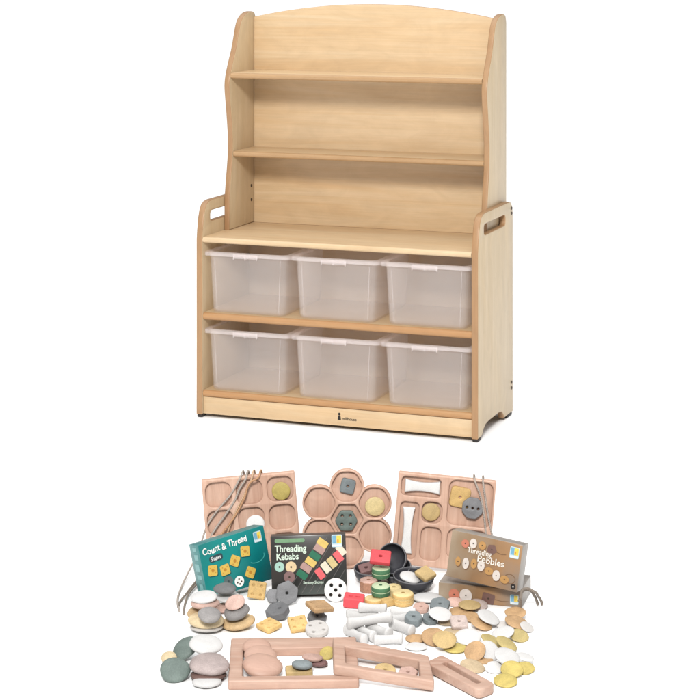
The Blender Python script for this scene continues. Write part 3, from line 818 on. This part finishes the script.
# ================================================================== threading biscuits in the middle
GC = 'threading biscuits and crackers lying in the middle'
F4 = [(-.45, -.45), (.45, -.45), (-.45, .45), (.45, .45)]
holed(257, 590, 9.3, 'bis', F4, 'biscuit', 'yellow biscuit with four holes propped upright against the teal box', 76, 14, 6, group=GC, stretch=1.05)
holed(273, 596, 7.5, 'hex', [], 'graphite', 'dark grey hexagon half hidden behind the upright charcoal hexagon', 60, 0, 0, group=GC)
holed(287, 593, 12.2, 'hex', [(0, 0)], 'graphite', 'charcoal hexagon with one hole propped upright against the charcoal box', 74, 0, 22, group=GC, stretch=.98)
holed(277.5, 611.5, 12.5, 'hex', [(.2, 0)], 'charcoal', 'charcoal hexagon lying flat in front of the upright hexagon', 14, -10, 5, group=GC, th=.02)
holed(269, 625.5, 10.8, 'bis', F4, 'biscuit', 'yellow diamond biscuit lying flat beside the stone stacks', 10, -2, 45, group=GC, stretch=1.0)
holed(298, 624, 10.2, 'bis', F4, 'biscuit', 'yellow square biscuit tilted against the white round one', 28, 4, 18, group=GC, stretch=1.02)
holed(317, 617.5, 10.3, 'hex', [(0, 0)], 'charcoal', 'charcoal hexagon with a yellow biscuit on top of it', 16, 8, 10, group=GC, th=.014)
holed(319.5, 606.5, 12.5, 'bis', F4, 'ochre', 'yellow biscuit lying on top of a charcoal hexagon', 2, 8, 30, zs=.034, group=GC)
holed(317, 629, 11.7, 'round', F4, 'offwhite', 'white round biscuit with four holes lying flat behind the large frame', 18, 0, 20, group=GC)
holed(335.7, 590, 11.2, 'round', [(-.38, .4), (.42, .36), (0, 0), (-.42, -.4), (.36, -.46)], 'brightwhite', 'white round biscuit with five dark holes propped upright against the charcoal box', 76, 0, 0, group=GC, hr=.0045)
# drilled holes go right through, except in the square biscuits, where they are blind
# ================================================================== kebab pieces and bowls
GD = 'kebab pieces stacked in the centre'
def block(px, py, w_, d_, h_, col, label, zs=0, tilt=0, roll=0, yaw=0, holes=2, name='kebab_piece'):
    hs = [circ((k - (holes - 1) / 2) * w_ * .35, 0, .0045, 12) for k in range(holes)]
    bm = plate_bm(rrect(0, 0, w_, d_, .004, 4), hs, h_, .003); xf(bm, T((0, 0, -h_ / 2)))
    me = bm_mesh(bm, 'block', [M[col]], 50); o = link(name, me); settle(o, me, px, py, zs, orient(tilt, roll, yaw)); return tag(o, label, 'threading piece', GD)
def slice_(px, py, r_, h_, cols, label, zs=0, tilt=0, roll=0, ridges=0, layers=1, name='kebab_piece'):
    """round slice with a hole down the middle; pale cut faces, darker skin"""
    hr = .0045; prof = [(hr, h_ / 2), (r_ * .86, h_ / 2), (r_ * .96, h_ / 2 - .002)]
    mm = max(layers, 1)
    for k in range(mm):
        z1 = h_ / 2 - .003 - (h_ - .006) * k / mm; z0 = h_ / 2 - .003 - (h_ - .006) * (k + 1) / mm
        prof += [(r_, z1 - .001), (r_, z0 + .001)]
        if k < mm - 1: prof += [(r_ * .955, z0)]
    prof += [(r_ * .96, -h_ / 2 + .002), (r_ * .86, -h_ / 2), (hr, -h_ / 2), (hr, h_ / 2)]
    bm = lathe_bm(prof, 48)
    if ridges:
        for v in bm.verts:
            rr_ = math.hypot(v.co.x, v.co.y)
            if rr_ > r_ * .9:
                f = 1 + .035 * math.cos(ridges * math.atan2(v.co.y, v.co.x)); v.co.x *= f; v.co.y *= f
    bm.normal_update()
    for f in bm.faces:
        if abs(f.normal.z) < .6: f.material_index = 1
    me = bm_mesh(bm, 'slice', [M[cols[0]], M[cols[1]]], 45); o = link(name, me); settle(o, me, px, py, zs, orient(tilt, roll)); return tag(o, label, 'threading piece', GD)

def bowl(px, py, r_, h_, label, zs=0, tilt=0, roll=0):
    t_ = .004; out, inn = [], []
    for k in range(13):
        a = R(90 * k / 12); z = h_ * (1 - math.cos(a)) ** .85; rr_ = r_ * (.42 + .58 * math.sin(a) ** .9) if k else r_ * .42
        out.append((rr_, z))
    inn = [(max(x - t_, 0), max(z + t_ * (1 - k / 12), t_)) for k, (x, z) in enumerate(out)]
    prof = [(0, .001), (out[0][0], 0)] + out[1:] + [(r_ - t_ * .5, h_ + .0015)] + list(reversed(inn[1:])) + [(0, t_)]
    bm = lathe_bm(prof, 56); bm.normal_update()
    xf(bm, T((0, 0, -h_ / 2)))
    me = bm_mesh(bm, 'bowl_shell', [M['bowl']], 60)
    o = empty('bowl', (0, 0, 0)); link('bowl_shell', me, o)
    rb = bmesh.new(); 
    N = 64; pr = [(r_ - .0015 + .0018 * math.cos(R(a)), h_ / 2 + .001 + .0018 * math.sin(R(a))) for a in range(0, 360, 60)]
    rv = [[rb.verts.new((q * math.cos(2 * math.pi * k / N), q * math.sin(2 * math.pi * k / N), z)) for q, z in pr] for k in range(N)]
    for k in range(N):
        for j in range(6): rb.faces.new((rv[k][j], rv[(k + 1) % N][j], rv[(k + 1) % N][(j + 1) % 6], rv[k][(j + 1) % 6]))
    bmesh.ops.recalc_face_normals(rb, faces=rb.faces)
    link('rim', bm_mesh(rb, 'bowl_rim', [M['bowlrim']], 60), o)
    settle(o, me, px, py, zs, orient(tilt, roll)); return tag(o, label, 'bowl', 'small black bowls')
bowl(413.6, 582.5, .0545, .036, 'black bowl holding a white stone and a yellow piece', 0, 6, 1)
bowl(398, 573, .040, .032, 'black bowl lying tipped up under the upright bowl', 0, 20, -14)
bowl(394, 559.5, .041, .036, 'black bowl standing on its side behind the red square block', .022, 58, -40)
bowl(370, 575, .043, .036, 'black bowl behind the brown ridged piece, holding a plum block', 0, 8, 0)
stone(410, 577.5, 21.5, 11, 'white', 'white oval stone lying in the front black bowl', .026, 15, .3, group=None)
holed(425.5, 574, 9, 'bis', [], 'gold', 'yellow diamond piece resting on the rim of the front black bowl', 22, 6, 45, zs=.034, th=.012)
block(366.5, 569.5, .040, .036, .018, 'plum', 'plum coloured block lying in the left black bowl', .02, 22, -8, 12, 1)
slice_(368.5, 585, .0235, .030, ('rose', 'terra'), 'brown ridged round piece in front of the left black bowl', .0, 4, 0, 9)
slice_(374, 600, .026, .013, ('paleyellow', 'biscuit'), 'flat yellow slice under the front green slice', 0, 0, 0)
slice_(381, 572, .0245, .027, ('lgreen', 'sgreen'), 'green slice under the upper red block, at the back', .028, 4, 0, 0, 2)
slice_(380.7, 590, .0245, .027, ('lgreen', 'sgreen'), 'green slice standing on the yellow slices, in front of the other green one', .014, 4, 0, 0, 2)
block(380.5, 557.5, .054, .048, .013, 'red', 'red square block with a hole balanced on the back green slice', .066, 24, 4, -4, 1)
slice_(394, 590.5, .020, .022, ('paleyellow', 'paleyellow'), 'pale yellow round slice behind the ribbed yellow stack', 0, 10, 0)
slice_(403, 598, .0275, .030, ('paleyellow', 'biscuit'), 'yellow ribbed round stack beside the front black bowl', 0, 4, 0, 0, 3)
block(387.5, 602, .030, .022, .018, 'biscuit', 'small yellow wedge between the front green slice and yellow stack', 0, 6, 0, 30, 0)
block(354, 600.5, .052, .042, .025, 'red', 'red square block with two holes at the left of the kebab pieces', 0, 5, 4, -6, 2)

# ================================================================== white bones
GE = 'white bone pieces lying in a loose pile'
def bone(px, py, L, wpx, yaw, label, zs=0, roll=0, tilt=0):
    d = FPX * CAM_H / (py - HZ); L_ = L * d / FPX; r_ = wpx * .58 * d / FPX
    SEED[0] += 1; rnd = random.Random(SEED[0]); p1, p2 = rnd.uniform(0, 6), rnd.uniform(0, 6)
    prof = []; N = 50
    for k in range(N + 1):
        t_ = -1 + 2 * k / N; q = r_ * (.70 + .34 * t_ * t_) * (1 + .03 * math.sin(5 * t_ + p1))
        e_ = 1 - abs(t_); q *= math.sqrt(max(0, e_ / .16 * (2 - e_ / .16))) if e_ < .16 else 1
        prof.append((max(q, 0), t_ * L_ / 2))
    bm = lathe_bm(prof, 22)
    for v in bm.verts: v.co.y *= .86; v.co.x += .04 * L_ * math.sin(v.co.z / L_ * 3 + p2) * .5
    xf(bm, Matrix.Rotation(R(90), 4, 'Y'))
    me = bm_mesh(bm, 'bone', [M['white']], 60); o = link('bone_piece', me); settle(o, me, px, py, zs, orient(tilt, roll, yaw)); return tag(o, label, 'bone piece', GE)
bone(362, 613.5, 33, 8, 2, 'white bone behind the long one, under the short topmost bone')
bone(372.5, 608, 29, 9, -6, 'short white bone beside the lower red block', .016, 4)
bone(369.5, 620.5, 47, 11, 12, 'longest white bone, lying across the others', .018, -3)
bone(355.5, 634, 38, 10.5, -60, 'white bone at the left end of the pile, slanting towards the large frame')
bone(365.5, 632.5, 32, 10, -57, 'white bone second from the left under the long one')
bone(379, 630, 34, 12, -50, 'thick white bone third from the left, under the middle of the long one')
bone(402, 627.5, 32, 11, -48, 'white bone at the right of the pile near the slate pieces')
bone(388, 639, 30, 10, 5, 'white bone frontmost, just behind the middle frame')
bone(398, 617.5, 18, 8, 10, 'stubby white bone beside the slate piece at the end of the long bone')
bone(403, 612, 26, 8, 4, 'white bone lying behind the slate piece, below the yellow stack')

# ================================================================== pebbles and discs on the right
GF = 'threading pebbles spread on the right'
def disc(*a, **k): 
    k.setdefault('group', GF); k.setdefault('t', .15); k.setdefault('flat', 3.2); k.setdefault('lump', .028)
    px, py, wd_, ht_, *rest = a
    return stone(px, py, wd_ * 1.07, ht_ * 1.07, *rest, **k)
def thread(*a, **k): k.setdefault('group', GF); return holed(*a, **k)
disc(428, 597.5, 31, 9, 'white', 'wide white stone in front of the front black bowl')
thread(421, 608, 8.6, 'hex', [(0, 0)], 'rose', 'dusty pink piece with a hole beside the slate star piece', 12, 0, 10)
thread(440, 605, 11, 'hex', [(0, 0)], 'slate', 'slate piece with a hole against the lower pebble box', 20, -4, 12, zs=.006)
disc(455, 602, 16, 9, 'pink', 'pink stone in front of the lower pebble box')
disc(477, 605, 20, 11, 'palepink', 'pale pink stone behind the yellow one near the lower pebble box')
thread(413.5, 619, 9.3, 'hex', [(0, 0)], 'slate', 'slate piece with a hole at the end of the white bones', 18, 2, 0, th=.02)
thread(430, 619, 8.5, 'hex', [(0, 0)], 'slate', 'dark slate piece half under a white oval stone', 16, 8, 25)
disc(447, 622, 17, 7, 'buff', 'buff stone tucked under the right end of a white oval stone')
disc(440.5, 614, 22, 12.5, 'white', 'white oval stone resting across two slate pieces', zs=.016, roll=10)
disc(461, 611.5, 23, 9, 'ochre', 'ochre stone under the yellow stone by the lower pebble box')
disc(469.5, 605, 21, 9, 'gold', 'yellow stone lying on an ochre stone by the lower pebble box', zs=.012)
disc(481, 623.5, 22, 11, 'ochre', 'ochre stone leaning towards the right behind the mauve square', roll=18)
disc(471, 617, 22, 9, 'ochre', 'ochre stone between the mauve square and the lower pebble box', roll=6)
thread(459, 622.5, 9.6, 'sq', [(0, 0)], 'palepink', 'mauve pink square piece with a hole among the stones', 22, 4, 8, zs=.006)
disc(488.5, 617, 22, 12, 'white', 'white stone leaning right, between ochre stones and pebble box corner', roll=20, zs=.01)
disc(515.5, 612.5, 20.5, 10, 'ochre', 'ochre stone, upper of two below the right corner of the pebble boxes', zs=.012)
disc(527, 627, 14, 9, 'offwhite', 'white stone, furthest right, under the ochre ones', roll=24)
disc(508, 626, 22, 10, 'offwhite', 'white stone mostly hidden under the lower ochre stone on the right')
disc(516.5, 622, 22, 12, 'ochre', 'ochre stone, lower of two below the right corner of the pebble boxes', roll=12, zs=.006)
disc(519, 635.5, 19, 12, 'olive', 'olive yellow stone at the right edge beside a white stone', roll=10)
disc(503, 632.5, 22, 11, 'white', 'white stone leaning left above the olive stones', roll=-12, zs=.01)
disc(492, 641.5, 23, 11, 'olive', 'olive tan stone slanting down to the right, left of the darker olive one', roll=26)
disc(506.5, 643.5, 22, 11, 'olive', 'dark olive stone slanting down to the right', roll=26, zs=.006)
disc(453, 631, 18, 6, 'buff', 'buff stone behind the white dished stone')
disc(416, 638.5, 20, 8, 'ochre', 'small ochre stone at the left end of the spread, above a white one')
disc(416, 646.5, 22, 7.5, 'white', 'white stone, leftmost in the front row, by the middle frame')
disc(434, 637, 24, 17, 'ochre', 'ochre stone half covered by a gold stone')
disc(455, 648, 23, 9, 'yellow', 'yellow stone under the edge of the gold stone')
disc(444.5, 639.5, 23, 15.5, 'gold', 'gold stone lying over an ochre stone', zs=.012)
disc(468, 637, 25, 15, 'white', 'white dished stone in the middle of the spread', roll=-3, zs=.006)
disc(483.5, 660, 18, 7, 'ochre', 'small ochre stone under the white stones in front')
disc(489, 650.5, 22, 17, 'white', 'white stone half hidden between the ochre disc and the big white one', roll=20)
disc(475, 651, 20.5, 17.5, 'ochre', 'ochre disc propped up facing the viewer', roll=-15, zs=.004)
disc(472.5, 666, 24, 12, 'buff', 'pale buff stone partly under the slotted wooden bar', roll=10)
disc(525, 657, 18, 8, 'white', 'thin white stone, right of the big white one', roll=12, zs=.012)
disc(507, 656.5, 25, 15.5, 'white', 'big white stone leaning right on the yellow stones', roll=16, zs=.014)
disc(494.5, 667.5, 17, 12, 'white', 'small white stone left of the bright yellow stone')
disc(524, 668, 20, 12, 'yellow', 'bright yellow stone at the right edge, behind another yellow one')
disc(512, 669, 22, 14.5, 'yellow', 'bright yellow stone under the big white stone', zs=.005)
disc(505.5, 680.5, 22.5, 13, 'yellow', 'pale yellow stone, frontmost of the spread')

# ================================================================== wooden frames in front
def frame(pts_out, holes_px, th, label, z_l=0, z_r=0, z0=0, px_ref=None, name='wooden_frame', bev=.004, rad=.006):
    """frame given by where its top face corners are seen, laid at height z0 (left end) to z_r (right end)"""
    top = z0 + th
    P = [at(x, y, top) for x, y in pts_out]; c = sum(P, Vector()) / len(P)
    def rnd(poly, r_):
        out = []; n_ = len(poly)
        for i in range(n_):
            p, a, b = poly[i], poly[i - 1], poly[(i + 1) % n_]
            s = p + (a - p).normalized() * r_; e_ = p + (b - p).normalized() * r_
            for k in range(6):
                t_ = k / 5; q = s * (1 - t_) ** 2 + p * 2 * t_ * (1 - t_) + e_ * t_ * t_; out.append((q.x - c.x, q.y - c.y))
        return out
    outl = rnd(P, rad); hs = [rnd([at(x, y, top) for x, y in h], r_) for h, r_ in holes_px]
    bm = plate_bm(outl, hs, th, bev, 3)
    me = bm_mesh(bm, name, [M['pink_x']], 50); o = link(name, me)
    x0 = min(v.co.x for v in me.vertices); x1 = max(v.co.x for v in me.vertices)
    ang = math.atan2(z_l - z_r, x1 - x0)
    o.matrix_world = T((c.x, c.y, z0 + (z_l + z_r) / 2)) @ Matrix.Rotation(ang, 4, 'Y')
    return tag(o, label, 'wooden frame', 'pink wooden frames in front')
frame([(231, 638), (356, 636.5), (359, 679.5), (228, 681)], [([(243.5, 648), (343.5, 646.5), (345.5, 674.5), (242.5, 676)], .008)], .0215,
      'largest pink wooden frame, leftmost, with three lobed pink stones inside it')
frame([(332, 646), (428, 657), (434, 683), (333, 674.5)], [([(344, 654.5), (418, 662.5), (420, 678.5), (345, 671.5)], .006)], .024,
      'middle pink wooden frame resting on the right end of the largest one', .0225, .004, 0)
frame([(425, 663.5), (441.5, 655.5), (496, 684), (478.5, 691)], [([(441.5, 664.6), (446, 662.4), (481.5, 682), (477, 684)], .0055)], .022,
      'narrow pink wooden bar with a long slot, rightmost of the frames', .004, .001, 0, rad=.018, name='slotted_bar')
M['handpink'] = wood_mat('pink_lobe_wood', (212, 170, 150), (224, 184, 164), 'x', k=.55, blotch=.06, fine=2.0, rough=.5)
GG = 'three overlapping pink lobes in the largest frame'
stone(257, 647.5, 29, 18, 'handpink', 'pink rounded lobe, rearmost of three inside the largest frame', .014, 4, .34, group=GG, lump=.03)
stone(260.5, 656, 34, 21, 'handpink', 'pink rounded lobe, middle of three inside the largest frame', .004, 6, .34, group=GG, lump=.03)
stone(262.5, 666, 40, 24, 'handpink', 'large pink rounded lobe, frontmost of three inside the largest frame', .004, 6, .34, group=GG, lump=.03)
GH = 'pebbles lying inside the frames'
block(299, 671.5, .062, .040, .016, 'gold', 'yellow oblong block inside the largest frame', 0, 4, 0, 6, 0, name='pebble')
stone(318, 662.5, 20, 8, 'plum', 'dark plum stone under the mauve one inside the largest frame', 0, 4, .35, group=GH)
stone(302, 664.5, 22, 9.5, 'slate', 'dark grey green stone on the yellow block inside the largest frame', .016, 4, .36, group=GH)
stone(312.5, 657.5, 21, 8, 'rose', 'mauve pink flat stone on top inside the largest frame', .014, 4, .3, group=GH)
stone(327, 653, 15, 13, 'yellow', 'yellow green stone inside the largest frame beside the middle frame', 0, -6, .3, group=GH)
holed(385, 671, 10.8, 'round', [(0, 0)], 'gold', 'yellow piece with a hole inside the middle frame', 12, 4, 0, group=GH)
holed(408, 673.5, 10.4, 'hex', [(0, 0)], 'rose', 'mauve pink piece with a hole inside the middle frame', 14, 2, 10, group=GH)
